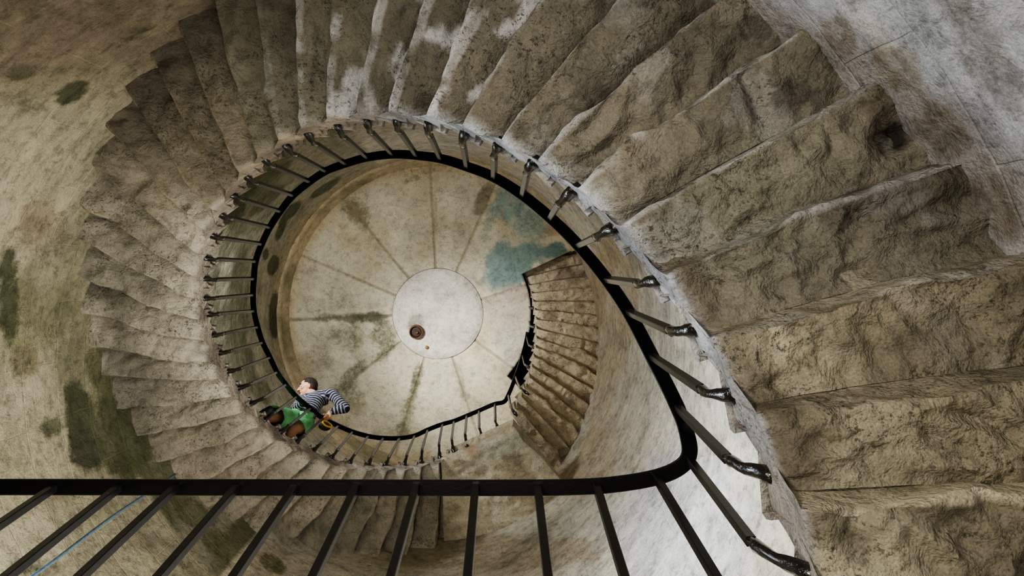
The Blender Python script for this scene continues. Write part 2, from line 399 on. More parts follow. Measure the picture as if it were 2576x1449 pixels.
# ------------------------------------------------------------------ stone steps
def step_mesh(ta, tb, tread_a, tread_b, u_top, u_edge, rise, rin, rout, skew, seed, tint, NR=34, rough=1.0, ndiv=16, dents=(), slope=0.2, nose=True, bevel=0.010, drop=0.0):
    """one stone of the stair. Soffit from tb (lower side) to its hanging edge ta; tread from its front tread_b back to tread_a.
    u_edge: height of the hanging edge; slope > 0: the soffit falls away towards tb."""
    rnd = random.Random(seed)
    loop = []      # theta, height, weight soffit, weight riser, s
    bt = 0.07
    dth = ta-tb
    ub = u_edge - rise*slope
    for k in range(ndiv+1):
        s = k/ndiv*(1-bt)
        x = s/(1-bt)
        loop.append((tb+dth*s, ub + rise*slope*x - (0.006*sin(pi*x) if slope < 0 else 0.0), 1.0, 0.0, s))
    for k in range(1, 4):
        a = k/3*pi/2
        loop.append((tb+dth*(1-bt+bt*sin(a)), u_edge + bevel*(1-cos(a)), 1-k/3*0.7, k/3, 1.0))
    nb = u_edge + rise*(1-slope)     # where the next soffit starts
    for k in range(1, 6):
        loop.append((ta, u_edge + bevel + (nb+0.004-u_edge-bevel)*k/5, 0.0, 1.0-0.9*k/5, 1.0))
    nsf = ndiv+4
    i_back = len(loop)
    loop.append((tread_a, u_top, 0, 0, 1.0))
    nz, ov = 0.022, 0.016
    if nose:
        loop += [(tread_b+ov, u_top, 0, 0, 0.0), (tread_b+ov+0.003, u_top-nz*0.5, 0, 0, 0.0), (tread_b+ov-0.002, u_top-nz, 0, 0, 0.0), (tread_b, u_top-nz, 0, 0, 0.0)]
    else: loop += [(tread_b, u_top, 0, 0, 0.0)]
    loop.append((tread_b, u_top-rise, 0, 0, 0.0))
    M = len(loop)
    verts, cols, faces, rows = [], [], [], []
    o1 = Vector((rnd.uniform(-20, 20), rnd.uniform(-20, 20), rnd.uniform(-20, 20)))
    for j in range(NR+1):
        q = j/NR
        rho = rin + (rout-rin)*q
        row = []
        for m_, (th0, u, ws, wr, s) in enumerate(loop):
            th = th0 + skew*q
            uu, rr = u, rho
            if j == 0 and nose and i_back < m_ < M-1: rr = rho - 0.014
            if ws > 0 and q < 0.06: uu += 0.012*(1-q/0.06)**2
            if ws > 0: uu -= drop*q
            p = W(rr, th, uu)
            P = p + o1
            if ws > 0:
                edge = min(1.0, 0.3+q*6)*min(1.0, (0.3 + 4*s))
                d = noise.fractal(P*1.7, 1.0, 2.0, 3)*0.030
                w_ = Vector((noise.noise(P*2.1), noise.noise(P*2.1+Vector((9, 0, 0))), noise.noise(P*2.1+Vector((0, 9, 0)))))*0.5
                Q = P + w_*0.5
                d += (abs(noise.fractal(Vector((Q.x*5.0, Q.y*5.0, Q.z*5.0)), 1.0, 2.0, 3))-0.18)*0.045
                d += noise.fractal(P*14, 1.0, 2.0, 3)*0.0075
                p.z += ws*d*rough*edge
            if wr > 0:
                e = Vector((sin(th), -cos(th), 0))      # towards the upper side
                d2 = noise.fractal(P*2.6 + Vector((7, 7, 7)), 1.0, 2.0, 5)*0.055 + noise.noise(P*13)*0.008
                p += e*wr*(d2*rough - 0.004)*min(1.0, 0.25+q*4)
            if j == 0:
                e = Vector((cos(th), sin(th), 0))
                p -= e*(0.012*abs(noise.fractal(P*5, 1, 2, 3)))
            for (dp, rad, dep) in dents:
                k = exp(-((p - dp).length/rad)**4)
                if ws+wr > 0: p.z += dep*k
            row.append(len(verts)); verts.append(p)
            cols.append(tint(p, q, s, ws, wr, j == 0))
        rows.append(row)
    for j in range(NR):
        for k in range(M):
            faces.append((rows[j][k], rows[j][(k+1) % M], rows[j+1][(k+1) % M], rows[j+1][k]))
    faces.append(tuple(reversed(rows[NR])))
    # inner end: a grid from the soffit up to the tread
    NB = 7; prev = rows[0][:nsf]
    for b_ in range(1, NB+1):
        f = b_/NB; cur = []
        for m_ in range(nsf):
            if m_ == nsf-1 and b_ == NB: cur.append(rows[0][i_back]); continue
            s = loop[m_][4] if m_ < ndiv+1 else 1.0
            x = min(1.0, loop[m_][4]/(1-bt)) if m_ <= ndiv else 1-(nsf-1-m_)*0.01
            tp = W(rin, tread_b + (tread_a-tread_b)*x, u_top - (nz if x < 0.01 and nose else 0))
            p = verts[rows[0][m_]].lerp(tp, f)
            th = atan2(p.y, p.x); e = Vector((cos(th), sin(th), 0))
            if b_ < NB: p -= e*(0.020*abs(noise.fractal(p*3.5+o1, 1, 2, 4)) - 0.004)
            cur.append(len(verts)); verts.append(p); cols.append(tint(p, 0, s, 0, 0, True))
        for k in range(nsf-1): faces.append((prev[k+1], prev[k], cur[k], cur[k+1]))
        prev = cur
    if nose:
        faces.append(tuple([prev[0]] + rows[0][i_back+1:i_back+5][::-1]))
    me = mesh_from(verts, faces, 'stone')
    set_col(me, cols)
    bm = bmesh.new(); bm.from_mesh(me); bmesh.ops.recalc_face_normals(bm, faces=bm.faces); bm.to_mesh(me); bm.free()
    return me

def auto_smooth(o, ang=50):
    for p in o.data.polygons: p.use_smooth = True
    try:
        with bpy.context.temp_override(object=o, active_object=o, selected_objects=[o], selected_editable_objects=[o]):
            bpy.ops.object.shade_smooth_by_angle(angle=radians(ang), keep_sharp_edges=False)
    except Exception: pass

SOFF = lin(146, 128, 102)
WHITE = lin(214, 212, 212)
def main_tint(i):
    rnd = random.Random(i*31+5)
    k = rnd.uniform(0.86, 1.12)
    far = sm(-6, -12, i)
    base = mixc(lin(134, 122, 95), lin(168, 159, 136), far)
    if i < -16: base = mixc(base, lin(170, 152, 120), 0.5)
    if -2 <= i <= 9: base = mixc(base, lin(122, 115, 96), 0.6)
    if i > 9: base = mixc(base, lin(146, 132, 97), 0.6)
    base = tuple(c*k for c in base)
    eff = sm(-3.5, 0.5, i)*sm(11.5, 7.5, i)      # white salts on these stones
    def f(p, q, s, ws, wr, inner):
        n = noise.fractal(p*2.0+Vector((i*3.1, 0, 0)), 1.0, 2.0, 5)
        c = mixc(base, tuple(x*0.62 for x in base), sm(0.05, 0.5, n)*0.7)
        g = noise.fractal(p*1.1+Vector((0, 5, 0)), 1.0, 2.0, 4)
        c = mixc(c, lin(132, 128, 100), sm(0.1, 0.5, g)*0.5)
        if -9 < i < -2:                 # dark lichen over the outer half
            d = sm(0.35, 0.9, q)*sm(-9, -6, i)*sm(-2, -4, i)
            c = mixc(c, lin(78, 70, 56), 0.75*d)
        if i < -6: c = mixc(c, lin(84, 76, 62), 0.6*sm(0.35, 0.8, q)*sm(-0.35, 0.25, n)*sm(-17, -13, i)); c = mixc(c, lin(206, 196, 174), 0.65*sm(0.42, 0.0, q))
        if ws > 0 and not inner and i < 6: c = mixc(c, tuple(x*0.5 for x in c), 0.6*sm(0.35, 0.0, s))      # crease shade painted into the soffit colour
        if inner:
            wi = sm(-1.0, 4, i)
            c = mixc(lin(176, 156, 130), lin(200, 198, 200), wi)
            if i < -5: c = mixc(c, lin(190, 180, 164), 0.5)
            c = mixc(c, tuple(x*0.55 for x in c), sm(-0.1, 0.45, n))
            c = mixc(c, lin(150, 134, 112), 0.5*sm(0, 0.4, noise.fractal(p*6, 1, 2, 4)))
            c = mixc(c, lin(150, 136, 114), 0.6*sm(9, 13, i))
        else:
            if eff > 0:
                e = (wr + (0.55 if s > 0.8 and i < 4 else 0.25 if s > 0.93 else 0.0))*(1.0 if i < 5 else 0.7)*sm(-0.25, 0.25, noise.fractal(p*5+Vector((1, 2, 3)), 1, 2, 4)+0.1)
                fl = sm(0.22, 0.5, noise.fractal(p*4.3+Vector((11, 2, 3)), 1, 2, 5)) * (0.8 if i < 4 else 0.15) * ws
                c = mixc(c, WHITE, min(0.85, eff*(e*0.8 + fl)))
                c = mixc(c, WHITE, 0.6*eff*sm(0.05, 0.0, q))
            elif wr > 0: c = mixc(c, lin(196, 180, 140), (0.85 if i > 7 else 0.4)*min(1.0, wr*1.5))  # riser faces painted lighter to read as lit
            if i > 9 and wr == 0: c = mixc(c, lin(190, 178, 138), 0.55*sm(0.45, 0.1, q)*sm(-0.1, 0.3, noise.fractal(p*2.7+Vector((4, 4, 1)), 1, 2, 5)))
            if 8 < i < 12: c = mixc(c, lin(92, 78, 56), 0.6*sm(0.16, 0.05, q)*sm(-0.3, 0.3, n))
            if i in (6, 7, 8, 9):
                px, py = pix(p)
                for (x, y, rx, ry) in ((1910, 65, 45, 42), (2005, 240, 60, 36), (1870, 85, 12, 14)):
                    t = blob(px, py, x, y, rx, ry, 0, 0.15, 0.6, 0.05)
                    c = mixc(c, lin(84, 78, 68), t*0.75)
                t = blob(px, py, 2230, 270, 60, 110, -20, 0.8, 0.4, 0.02); c = mixc(c, lin(96, 80, 56), t*0.6)
                t = blob(px, py, 2252, 342, 30, 38, -25, 0.6, 0.2, 0.04); c = mixc(c, lin(26, 22, 17), t*0.9)  # darkness inside the socket painted onto the stone
        return c
    return f

I_LO, I_HI = -27, 13
ORD = ['first', 'second', 'third', 'fourth', 'fifth', 'sixth', 'seventh', 'eighth', 'ninth', 'tenth', 'eleventh', 'twelfth', 'thirteenth', 'fourteenth', 'fifteenth', 'sixteenth', 'seventeenth', 'eighteenth', 'nineteenth', 'twentieth']
def ordinal(n):
    if n <= 20: return ORD[n-1]
    return {2: 'twenty', 3: 'thirty', 4: 'forty'}[n//10]+'-'+ORD[n % 10-1] if n % 10 else {3: 'thirtieth', 4: 'fortieth'}[n//10]
def soffit_edge(i): return elbow_u(i) - 0.145
def slope_of(i): return -0.28 + 0.46*sm(5, 10, i)
for i in range(I_HI, I_LO-1, -1):
    rr = random.Random(i+100)
    j1, j2, j3 = rr.uniform(-0.05, 0.05), random.Random(i+101).uniform(-0.05, 0.05), rr.uniform(-0.004, 0.004)
    ta = theta(i+j1); tb = theta(i+1+j2)
    dents = [(at(2285, 322, 0.80), 0.10, 0.32)] if i == 8 else []
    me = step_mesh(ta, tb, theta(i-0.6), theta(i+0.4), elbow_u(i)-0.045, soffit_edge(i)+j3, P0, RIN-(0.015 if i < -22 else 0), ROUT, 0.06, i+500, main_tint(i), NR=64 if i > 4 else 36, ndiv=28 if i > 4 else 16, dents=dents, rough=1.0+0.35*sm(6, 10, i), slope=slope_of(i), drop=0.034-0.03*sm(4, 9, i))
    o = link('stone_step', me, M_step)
    c = W(1.3, (ta+tb)/2, elbow_u(i)-0.14); recenter(o, c); auto_smooth(o, 55)
    n_up = I_HI-i+1
    tone = 'white-streaked' if -1 <= i <= 5 else 'dark lichened' if -8 < i < -2 else 'pale pitted' if i < -9 else 'brown rough'
    tag(o, f'{tone} stone step, {ordinal(n_up)} going up the main flight from the lower landing', 'stone step', 'stone steps of the main flight')

# the flight that climbs through the ceiling
def up_u(th): return 3.975 - 0.765*th
US = radians(4.65); TH_S = radians(47.5)
def up_tint(k):
    kk = random.Random(k).uniform(0.9, 1.1)
    def f(p, q, s, ws, wr, inner):
        n = noise.fractal(p*2.5, 1.0, 2.0, 4)
        c = mixc(lin(198, 174, 128), lin(158, 134, 96), sm(0, 0.5, n))
        if inner or q < 0.12: c = mixc(c, lin(214, 194, 150), 0.6)
        if k < 3: c = mixc(c, lin(180, 160, 120), 0.4)
        return tuple(x*kk for x in c)
    return f
for k in range(17):
    tb = TH_S - US*k; ta = tb-US
    ub = up_u((ta+tb)/2) + 0.005
    me = step_mesh(ta, tb, ta-US*0.5, tb-US*0.5, ub+0.12, ub, 0.0621, 1.02, 1.648, 0.06, 900+k, up_tint(k), NR=30, rough=1.5, ndiv=12, slope=0.0, bevel=0.02)
    o = link('stone_step', me, M_step); recenter(o, W(1.3, (ta+tb)/2, ub)); auto_smooth(o, 45)
    tag(o, f'small brown stone step, {ordinal(k+1)} going up the upper flight from the upper landing', 'stone step', 'stone steps of the upper flight')

# upper landing between the two flights
UL_TOP = elbow_u(-27) - 0.045 + P0
def land_tint(p, q, s, ws, wr, inner):
    px, py = pix(p)
    n = noise.fractal(p*1.8, 1.0, 2.0, 5)
    c = mixc(lin(212, 200, 166), lin(176, 158, 122), sm(0, 0.5, n))
    for (x, y, rx, ry, a, col, st) in [(1190, 1130, 30, 24, -30, lin(170, 120, 56), 0.8), (1250, 1085, 40, 20, -20, lin(172, 132, 66), 0.7), (1270, 1120, 60, 26, -15, lin(182, 184, 158), 0.8), (1215, 1140, 22, 40, 10, lin(184, 180, 150), 0.6), (1140, 1190, 22, 26, 0, lin(196, 182, 150), 0.5)]:
        c = mixc(c, col, st*blob(px, py, x, y, rx, ry, a, 0.9, 0.5, 0.03))
    return c
ta, tb = TH_S+0.005, theta(-27) + 2*pi - 0.012
me = step_mesh(ta, tb, ta-0.02, theta(-27.6)+2*pi, UL_TOP, UL_TOP-0.105, 0.0621, 1.0, ROUT-0.005, 0.03, 77, land_tint, NR=40, rough=0.9, ndiv=44, slope=0.1)
o = link('landing_slab', me, M_land); recenter(o, W(1.3, (ta+tb)/2, UL_TOP-0.1)); auto_smooth(o, 45)
tag(o, 'stained stone landing slab between the main and upper flights', kind='structure')

# lower landing: half of the well floored over beneath the straight railing (just outside the frame)
UL = elbow_u(13) - 0.045
v = []; e0 = 0.035
a0 = math.asin(e0/1.62)
arc = [a0 + (pi-2*a0)*k/60 for k in range(61)]
top = [W(1.62, a, UL-0.01) for a in arc]; bot = [W(1.62, a, UL-0.16) for a in arc]
n = len(top); v = top+bot
f = [tuple(range(n)), tuple(range(2*n-1, n-1, -1))] + [(k, k+n, (k+1) % n+n, (k+1) % n) for k in range(n)]
me = mesh_from(v, f, 'landing'); fix_normals(me); set_col(me, [lin(178, 168, 146)]*len(v))
o = link('landing_slab', me, M_land, smooth=False); tag(o, 'stone landing behind the straight railing', kind='structure')

# ------------------------------------------------------------------ railing
ET = """-16 665.1 1000 719.8 966.9
-15 632 964.8 697.4 935.8
-14 607.1 925.5 679.6 898.6
-13 582.3 882 661 861.3
-12 563.6 838.5 648.6 821.9
-11 553.3 788.8 639.4 781.7
-10 545 749.4 637 741.1
-9 547.1 703 639.4 700.5
-8 549.1 652.2 643.8 656.8
-7 563 599.4 659.3 613.4
-6 584.8 549.7 679.5 571.4
-5 614.3 503.1 705.9 531.1
-4 648.4 461.2 738.5 490.7
-3 690.4 417.7 780.4 456.5
-2 744.7 389.8 820.8 430.1
-1 797.5 363.4 870.5 411.5
0 867.4 346.3 924.8 396
1 935.7 333.9 988.5 388.2
2 1007.1 331.4 1048.4 391.3
3 1081.7 340.1 1108.7 399.1
4 1165.5 366.5 1174.8 419.3
5 1243.2 396 1242.5 445.7
6 1325.5 436.3 1314.6 490.7
7 1404.7 514 1384.5 548.1
8 1499.4 596.3 1454.3 616.5
9 1601.9 713 1525.7 702.6
10 1681 828.6 1581.4 784.6
11 1763 978 1640 896
12 1830.5 1153.9 1704.5 1025"""
bars = []     # (top, bend, foot) from the bottom of the stair to the top
rail_pts = []
u_str = elbow_u(13)+HR-0.003
straight_x = [-330, -165, -12, 138, 300, 443, 596, 742, 896, 1047, 1196, 1352, 1500, 1652]
for x in straight_x:
    y = 1226 if x < 1450 else (1222 if x < 1600 else 1203)
    t = at(x, y, u_str)
    base = Vector((t.x, max(t.y, R*e0 + 0.02), Z0+ZU*(UL-0.01)))
    if x > 1600: base = Vector((t.x+0.03, t.y+0.10, Z0+ZU*(UL-0.01)))
    bars.append((t, None, base))
for (x, y, du) in [(-500, 1225, 0), (0, 1225, 0), (500, 1226, 0), (1000, 1227, 0), (1300, 1227, 0), (1446, 1225, 0), (1534, 1220, 0), (1628, 1206, 0), (1675, 1193, 0), (1708, 1177, 0), (1728, 1158, 0), (1735, 1134, 0.002), (1730, 1098, 0.012)]:
    rail_pts.append(at(x, y, u_str+du))
def foot_of(b, u_foot):
    ax, ay = lean(u_foot)
    th = atan2(b.y/R-ay, b.x/R-ax)
    return W(RIN-0.004, th, u_foot)
tops = {}
for l in reversed(ET.split('\n')):
    q = l.split(); i = int(q[0]); ex, ey, tx, ty = map(float, q[1:])
    t = at(tx, ty, elbow_u(i)+HR); b = at(ex, ey, elbow_u(i))
    # keep the bend plumb under the rail within the wobble of old iron
    bars.append((t, b, foot_of(b, elbow_u(i)-0.065))); rail_pts.append(t)
# corner bar of the landing
t13 = at(1737, 1160, u_str); b13 = at(1890, 1362, elbow_u(13)); bars.insert(len(straight_x), (t13, b13, foot_of(b13, elbow_u(13)-0.07)))
more = [(-17, 746, 998, 669, 1054), (-18, 781, 1027, 713, 1083), (-19, 812, 1052, 752, 1108), (-20, 851, 1071, 796, 1126), (-21, 887, 1086, 839, 1145), (-22, 926, 1097, 883, 1157), (-23, 964, 1102, 929, 1163), (-24, 1005, 1102, 972, 1163), (-25, 1043, 1096, 1019, 1159), (-26, 1076, 1081, 1060, 1145), (-27, 1113, 1067, 1104, 1130), (-28, 1142, 1059, 1137, 1118), (-29, 1174, 1046, 1169, 1105), (-30, 1205, 1033, 1206, 1087), (-31, 1245, 1016, 1246, 1069), (-32, 1279, 993, 1290, 1035), (-33, 1297, 948, 1311, 979)]
UT = {-28: 3.475, -29: 3.505, -30: 3.525, -31: 3.54, -32: 3.60, -33: 3.72}
for (i, tx, ty, fx, fy) in more:
    ut = UT.get(i, elbow_u(i)+HR)
    t = at(tx, ty, ut)
    ft = at(fx, fy, ut-0.335)
    ax, ay = lean(ut-0.335); th = atan2(ft.y/R-ay, ft.x/R-ax)
    rr_ = (0.996 if -32 < i <= -28 else 1.012) if i < -22 else RIN-0.004
    ft = W(rr_, th, ut-0.335)
    b = ft.lerp(t, 0.2); e = Vector((cos(th), sin(th), 0)); b = Vector((t.x*0.55+ft.x*0.45, t.y*0.55+ft.y*0.45, t.z-0.82)) - e*0.02
    bars.append((t, b, ft)); rail_pts.append(t)
    if i == -31: rail_pts.append(at(1268, 1011, 3.56))
    tops[i] = t
for k in range(1, 7):
    th = radians(36-10*k); uf = up_u(th)+0.09
    t = W(0.975, th-0.03, uf+0.335); ft = W(1.016, th, uf); b = W(0.978, th, uf+0.07)
    bars.append((t, b, ft)); rail_pts.append(t)

def catmull(pts, n=8):
    out = []
    for k in range(len(pts)-1):
        p0 = pts[max(0, k-1)]; p1 = pts[k]; p2 = pts[k+1]; p3 = pts[min(len(pts)-1, k+2)]
        d1 = max(1e-4, (p1-p0).length)**0.5; d2 = max(1e-4, (p2-p1).length)**0.5; d3 = max(1e-4, (p3-p2).length)**0.5
        m1 = (p2-p1) if k == 0 else ((p1-p0)/d1 - (p2-p0)/(d1+d2) + (p2-p1)/d2)*d2
        m2 = (p2-p1) if k == len(pts)-2 else ((p2-p1)/d2 - (p3-p1)/(d2+d3) + (p3-p2)/d3)*d2
        for j in range(n):
            t = j/n
            out.append(p1*(2*t**3-3*t*t+1) + m1*(t**3-2*t*t+t) + p2*(-2*t**3+3*t*t) + m2*(t**3-t*t))
    out.append(pts[-1]); return out

def smooth_path(p, it=2):
    for _ in range(it):
        p = [p[0]] + [(p[k-1]+p[k]*2+p[k+1])/4 for k in range(1, len(p)-1)] + [p[-1]]
    return p

def sweep(path, half_w, half_h, bev=0.003, side_fn=None):
    verts, faces = [], []
    prof = [(-half_w+bev, -half_h), (half_w-bev, -half_h), (half_w, -half_h+bev), (half_w, half_h-bev), (half_w-bev, half_h), (-half_w+bev, half_h), (-half_w, half_h-bev), (-half_w, -half_h+bev)]
    n = len(prof)
    for k, p in enumerate(path):
        t = (path[min(k+1, len(path)-1)]-path[max(k-1, 0)]).normalized()
        side = (side_fn(p, t) if side_fn else t.cross(Vector((0, 0, 1)))).normalized()
        up = side.cross(t).normalized()
        for (a, b_) in prof: verts.append(p + side*a + up*b_)
    for k in range(len(path)-1):
        for m_ in range(n):
            a = k*n+m_; b_ = k*n+(m_+1) % n
            faces.append((a, b_, b_+n, a+n))
    faces.append(tuple(range(n-1, -1, -1))); faces.append(tuple(range(len(verts)-n, len(verts))))
    me = mesh_from(verts, faces, 'sweep'); fix_normals(me); return me

rail = empty('railing', W(1.0, 0, UL))
tag(rail, 'long black iron railing winding up the inner edge of the stairs', 'railing')
path = smooth_path(catmull(rail_pts, 8), 2)
me = sweep(path, 0.031, 0.008, 0.003)
link('handrail', me, M_iron, rail, smooth=False)
HWB = 0.0145
for n_, (t, b, ft) in enumerate(bars):
    ax, ay = lean((t.z-Z0)/ZU)
    rad = Vector((t.x-R*ax, t.y-R*ay, 0)).normalized() if b is not None else Vector((0, 1, 0))
    tt = t - Vector((0, 0, 0.009))
    if b is None:
        p = [tt.lerp(ft, k/4) for k in range(5)]
        me = sweep(p, HWB, HWB, 0.0025, lambda q, tg: rad.cross(tg))
        bo = link('baluster', me, M_bar, rail, smooth=False)
        # little square shoe where the bar meets the landing
        me = sweep([ft + Vector((0, 0, 0.03)), ft + Vector((0, 0, 0.0))], 0.026, 0.026, 0.004, lambda q, tg: rad.cross(tg))
        link('shoe', me, M_foot, bo, smooth=False)
        continue
    me = sweep([tt.lerp(b, k/4) for k in range(5)], HWB, HWB, 0.0025, lambda q, tg: rad.cross(tg))
    bo = link('baluster', me, M_bar, rail, smooth=False)
    rn = random.Random(n_)
    d = ft-b
    L = 7; pts = []
    for k in range(L+1):
        q = k/L
        off = rad*(-0.016*sin(q*pi)) + Vector((rn.uniform(-1, 1), rn.uniform(-1, 1), 0))*0.003*sin(q*pi)
        pts.append(b + d*q + off)
    pts.append(ft + rad*0.04)
    verts, faces = [], []; S = 10
    for k, p in enumerate(pts):
        tg = (pts[min(k+1, len(pts)-1)]-pts[max(0, k-1)]).normalized()
        sd = rad.cross(tg).normalized(); upv = sd.cross(tg).normalized()
        q = k/(len(pts)-1)
        g_ = min(1.0, q*5); w = HWB*(1.0+g_*(0.25+0.28*sin(q*9+rn.uniform(0, 2)))) * (1.15 if q > 0.8 else 1.0); hh = HWB*(1.02+g_*(0.2-0.3*sin(q*pi)))
        tw = q*0.9
        for m_ in range(S):
            a = 2*pi*m_/S + tw
            sq = 1/max(abs(cos(a-tw)), abs(sin(a-tw)))**0.6
            verts.append(p + (sd*cos(a)*w + upv*sin(a)*hh)*sq)
    for k in range(len(pts)-1):
        for m_ in range(S):
            a = k*S+m_; b2 = k*S+(m_+1) % S; faces.append((a, b2, b2+S, a+S))
    faces.append(tuple(range(S-1, -1, -1))); faces.append(tuple(range(len(verts)-S, len(verts))))
    me = mesh_from(verts, faces, 'foot'); fix_normals(me)
    link('bent_foot', me, M_foot, bo)

# ------------------------------------------------------------------ ceiling fitting and cable
def lathe(prof, segs=40):
    v, f = [], []
    for (r, z) in prof:
        for k in range(segs): v.append(Vector((r*cos(2*pi*k/segs), r*sin(2*pi*k/segs), z)))
    for j in range(len(prof)-1):
        for k in range(segs):
            a = j*segs+k; b_ = j*segs+(k+1) % segs
            f.append((a, b_, b_+segs, a+segs))
    me = mesh_from(v, f, 'lathe'); fix_normals(me); return me
M_rust = plain('rusty_brown_metal', lin(104, 76, 50), 0.5, 0.4, 0.5, 0.5, 90, 0.35)
M_dark = plain('dark_inside', lin(52, 36, 26), 0.6, 0.1, 0.4, 0.4, 60, 0.4)
p = at(1046, 836, 4.19)
p.z = Z0+ZU*UC+0.06
rt = empty('pendant_fitting', p); tag(rt, 'small round rusty brown metal fitting on the pale ceiling centre stone', 'ceiling fitting')
me = lathe([(0.0, 0.02), (0.125, 0.02), (0.125, -0.03), (0.118, -0.075), (0.108, -0.082), (0.100, -0.075), (0.096, -0.03)]); me.transform(Matrix.Translation(p)); link('rim', me, M_rust, rt)
me = lathe([(0.0, -0.028), (0.06, -0.032), (0.098, -0.03), (0.1, -0.02)]); me.transform(Matrix.Translation(p)); link('disc', me, M_dark, rt)
me = lathe([(0.0, -0.075), (0.02, -0.07), (0.028, -0.05), (0.028, -0.03)], 16); me.transform(Matrix.Translation(p+Vector((0.02, 0.01, 0)))); link('knob', me, M_rust, rt)
p2 = at(1073, 875, 4.2); p2.z = Z0+ZU*UC+0.055
me = lathe([(0.0, -0.03), (0.018, -0.028), (0.03, -0.012), (0.032, 0.03)], 14); me.transform(Matrix.Translation(p2))
o = link('hook_plate', me, plain('ochre_metal', lin(150, 108, 50), 0.5, 0.3)); recenter(o, p2); tag(o, 'tiny ochre metal plug in the ceiling below the rusty fitting', 'plug')

c0 = at(440, 1192, 2.25); c1 = at(30, 1482, 1.42)
n = 24; pth = []
for k in range(n+1):
    q = k/n; pp = c0.lerp(c1, q)
    pth.append(pp + Vector((0.006*sin(q*9), 0.006*cos(q*7), 0)))
me = sweep(pth, 0.011, 0.011, 0.006)
o = link('cable', me, plain('faded_blue_cable', lin(96, 122, 140), 0.55, 0, 0.5, 0.6, 40, 0.35)); recenter(o, c0)
tag(o, 'thin faded blue cable hanging down the left wall behind the straight railing', 'cable')

# ------------------------------------------------------------------ person leaning on the rail
def tube_into(bm, pts, radii, segs=14):
    """tapered limb with rounded ends; radii: number or (a, b) for an oval section"""
    pts = [Vector(p) for p in pts]; n = len(pts)
    rings = []
    def ring(c, t, r, ref):
        a = t.cross(ref)
        if a.length < 1e-4: a = t.cross(Vector((1, 0, 0)))
        a.normalize(); b_ = a.cross(t).normalized()
        ra, rb = r if isinstance(r, tuple) else (r, r)
        return [bm.verts.new(c + a*cos(2*pi*k/segs)*ra + b_*sin(2*pi*k/segs)*rb) for k in range(segs)]
    ref = Vector((0.3, 0.2, 1.0)).normalized()
    def sc(r, f): return (r[0]*f, r[1]*f) if isinstance(r, tuple) else r*f
    def mx(r): return min(r) if isinstance(r, tuple) else r
    t0 = (pts[1]-pts[0]).normalized(); t1 = (pts[-1]-pts[-2]).normalized()
    for a in (80, 50, 25):
        rings.append(ring(pts[0] - t0*mx(radii[0])*sin(radians(a)), t0, sc(radii[0], cos(radians(a))), ref))
    for k in range(n):
        t = (pts[min(k+1, n-1)]-pts[max(k-1, 0)]).normalized()
        rings.append(ring(pts[k], t, radii[k], ref))
    for a in (25, 50, 80):
        rings.append(ring(pts[-1] + t1*mx(radii[-1])*sin(radians(a)), t1, sc(radii[-1], cos(radians(a))), ref))
    for j in range(len(rings)-1):
        for k in range(segs):
            bm.faces.new((rings[j][k], rings[j][(k+1) % segs], rings[j+1][(k+1) % segs], rings[j+1][k]))
    bm.faces.new(rings[0]); bm.faces.new(list(reversed(rings[-1])))

def ball_into(bm, c, frame, rad, seg=20):
    F, L, U_ = frame; vs = []
    top = bm.verts.new(c + U_*rad[2]); botm = bm.verts.new(c - U_*rad[2]); rings = []
    for j in range(1, seg//2):
        a = pi*j/(seg//2)
        rings.append([bm.verts.new(c + F*rad[0]*sin(a)*cos(2*pi*k/seg) + L*rad[1]*sin(a)*sin(2*pi*k/seg) + U_*rad[2]*cos(a)) for k in range(seg)])
    for k in range(seg):
        bm.faces.new((top, rings[0][k], rings[0][(k+1) % seg])); bm.faces.new((botm, rings[-1][(k+1) % seg], rings[-1][k]))
    for j in range(len(rings)-1):
        for k in range(seg):
            bm.faces.new((rings[j][k], rings[j+1][k], rings[j+1][(k+1) % seg], rings[j][(k+1) % seg]))

def remeshed(bm, voxel, smooth=3):
    bmesh.ops.recalc_face_normals(bm, faces=bm.faces)
    me = bpy.data.meshes.new('raw'); bm.to_mesh(me); bm.free()
    o = bpy.data.objects.new('raw', me); COL.objects.link(o)
    m = o.modifiers.new('r', 'REMESH'); m.mode = 'VOXEL'; m.voxel_size = voxel
    if smooth:
        s = o.modifiers.new('s', 'SMOOTH'); s.factor = 0.5; s.iterations = smooth
    dg = bpy.context.evaluated_depsgraph_get()
    out = bpy.data.meshes.new_from_object(o.evaluated_get(dg))
    bpy.data.objects.remove(o); bpy.data.meshes.remove(me)
    return out

def cut(me, co, no):
    bm = bmesh.new(); bm.from_mesh(me)
    bmesh.ops.bisect_plane(bm, geom=bm.verts[:]+bm.edges[:]+bm.faces[:], plane_co=co, plane_no=no, clear_outer=True)
    bm.to_mesh(me); bm.free(); return me

def join_meshes(ms):
    bm = bmesh.new()
    for m in ms: bm.from_mesh(m)
    me = bpy.data.meshes.new('j'); bm.to_mesh(me); bm.free(); return me

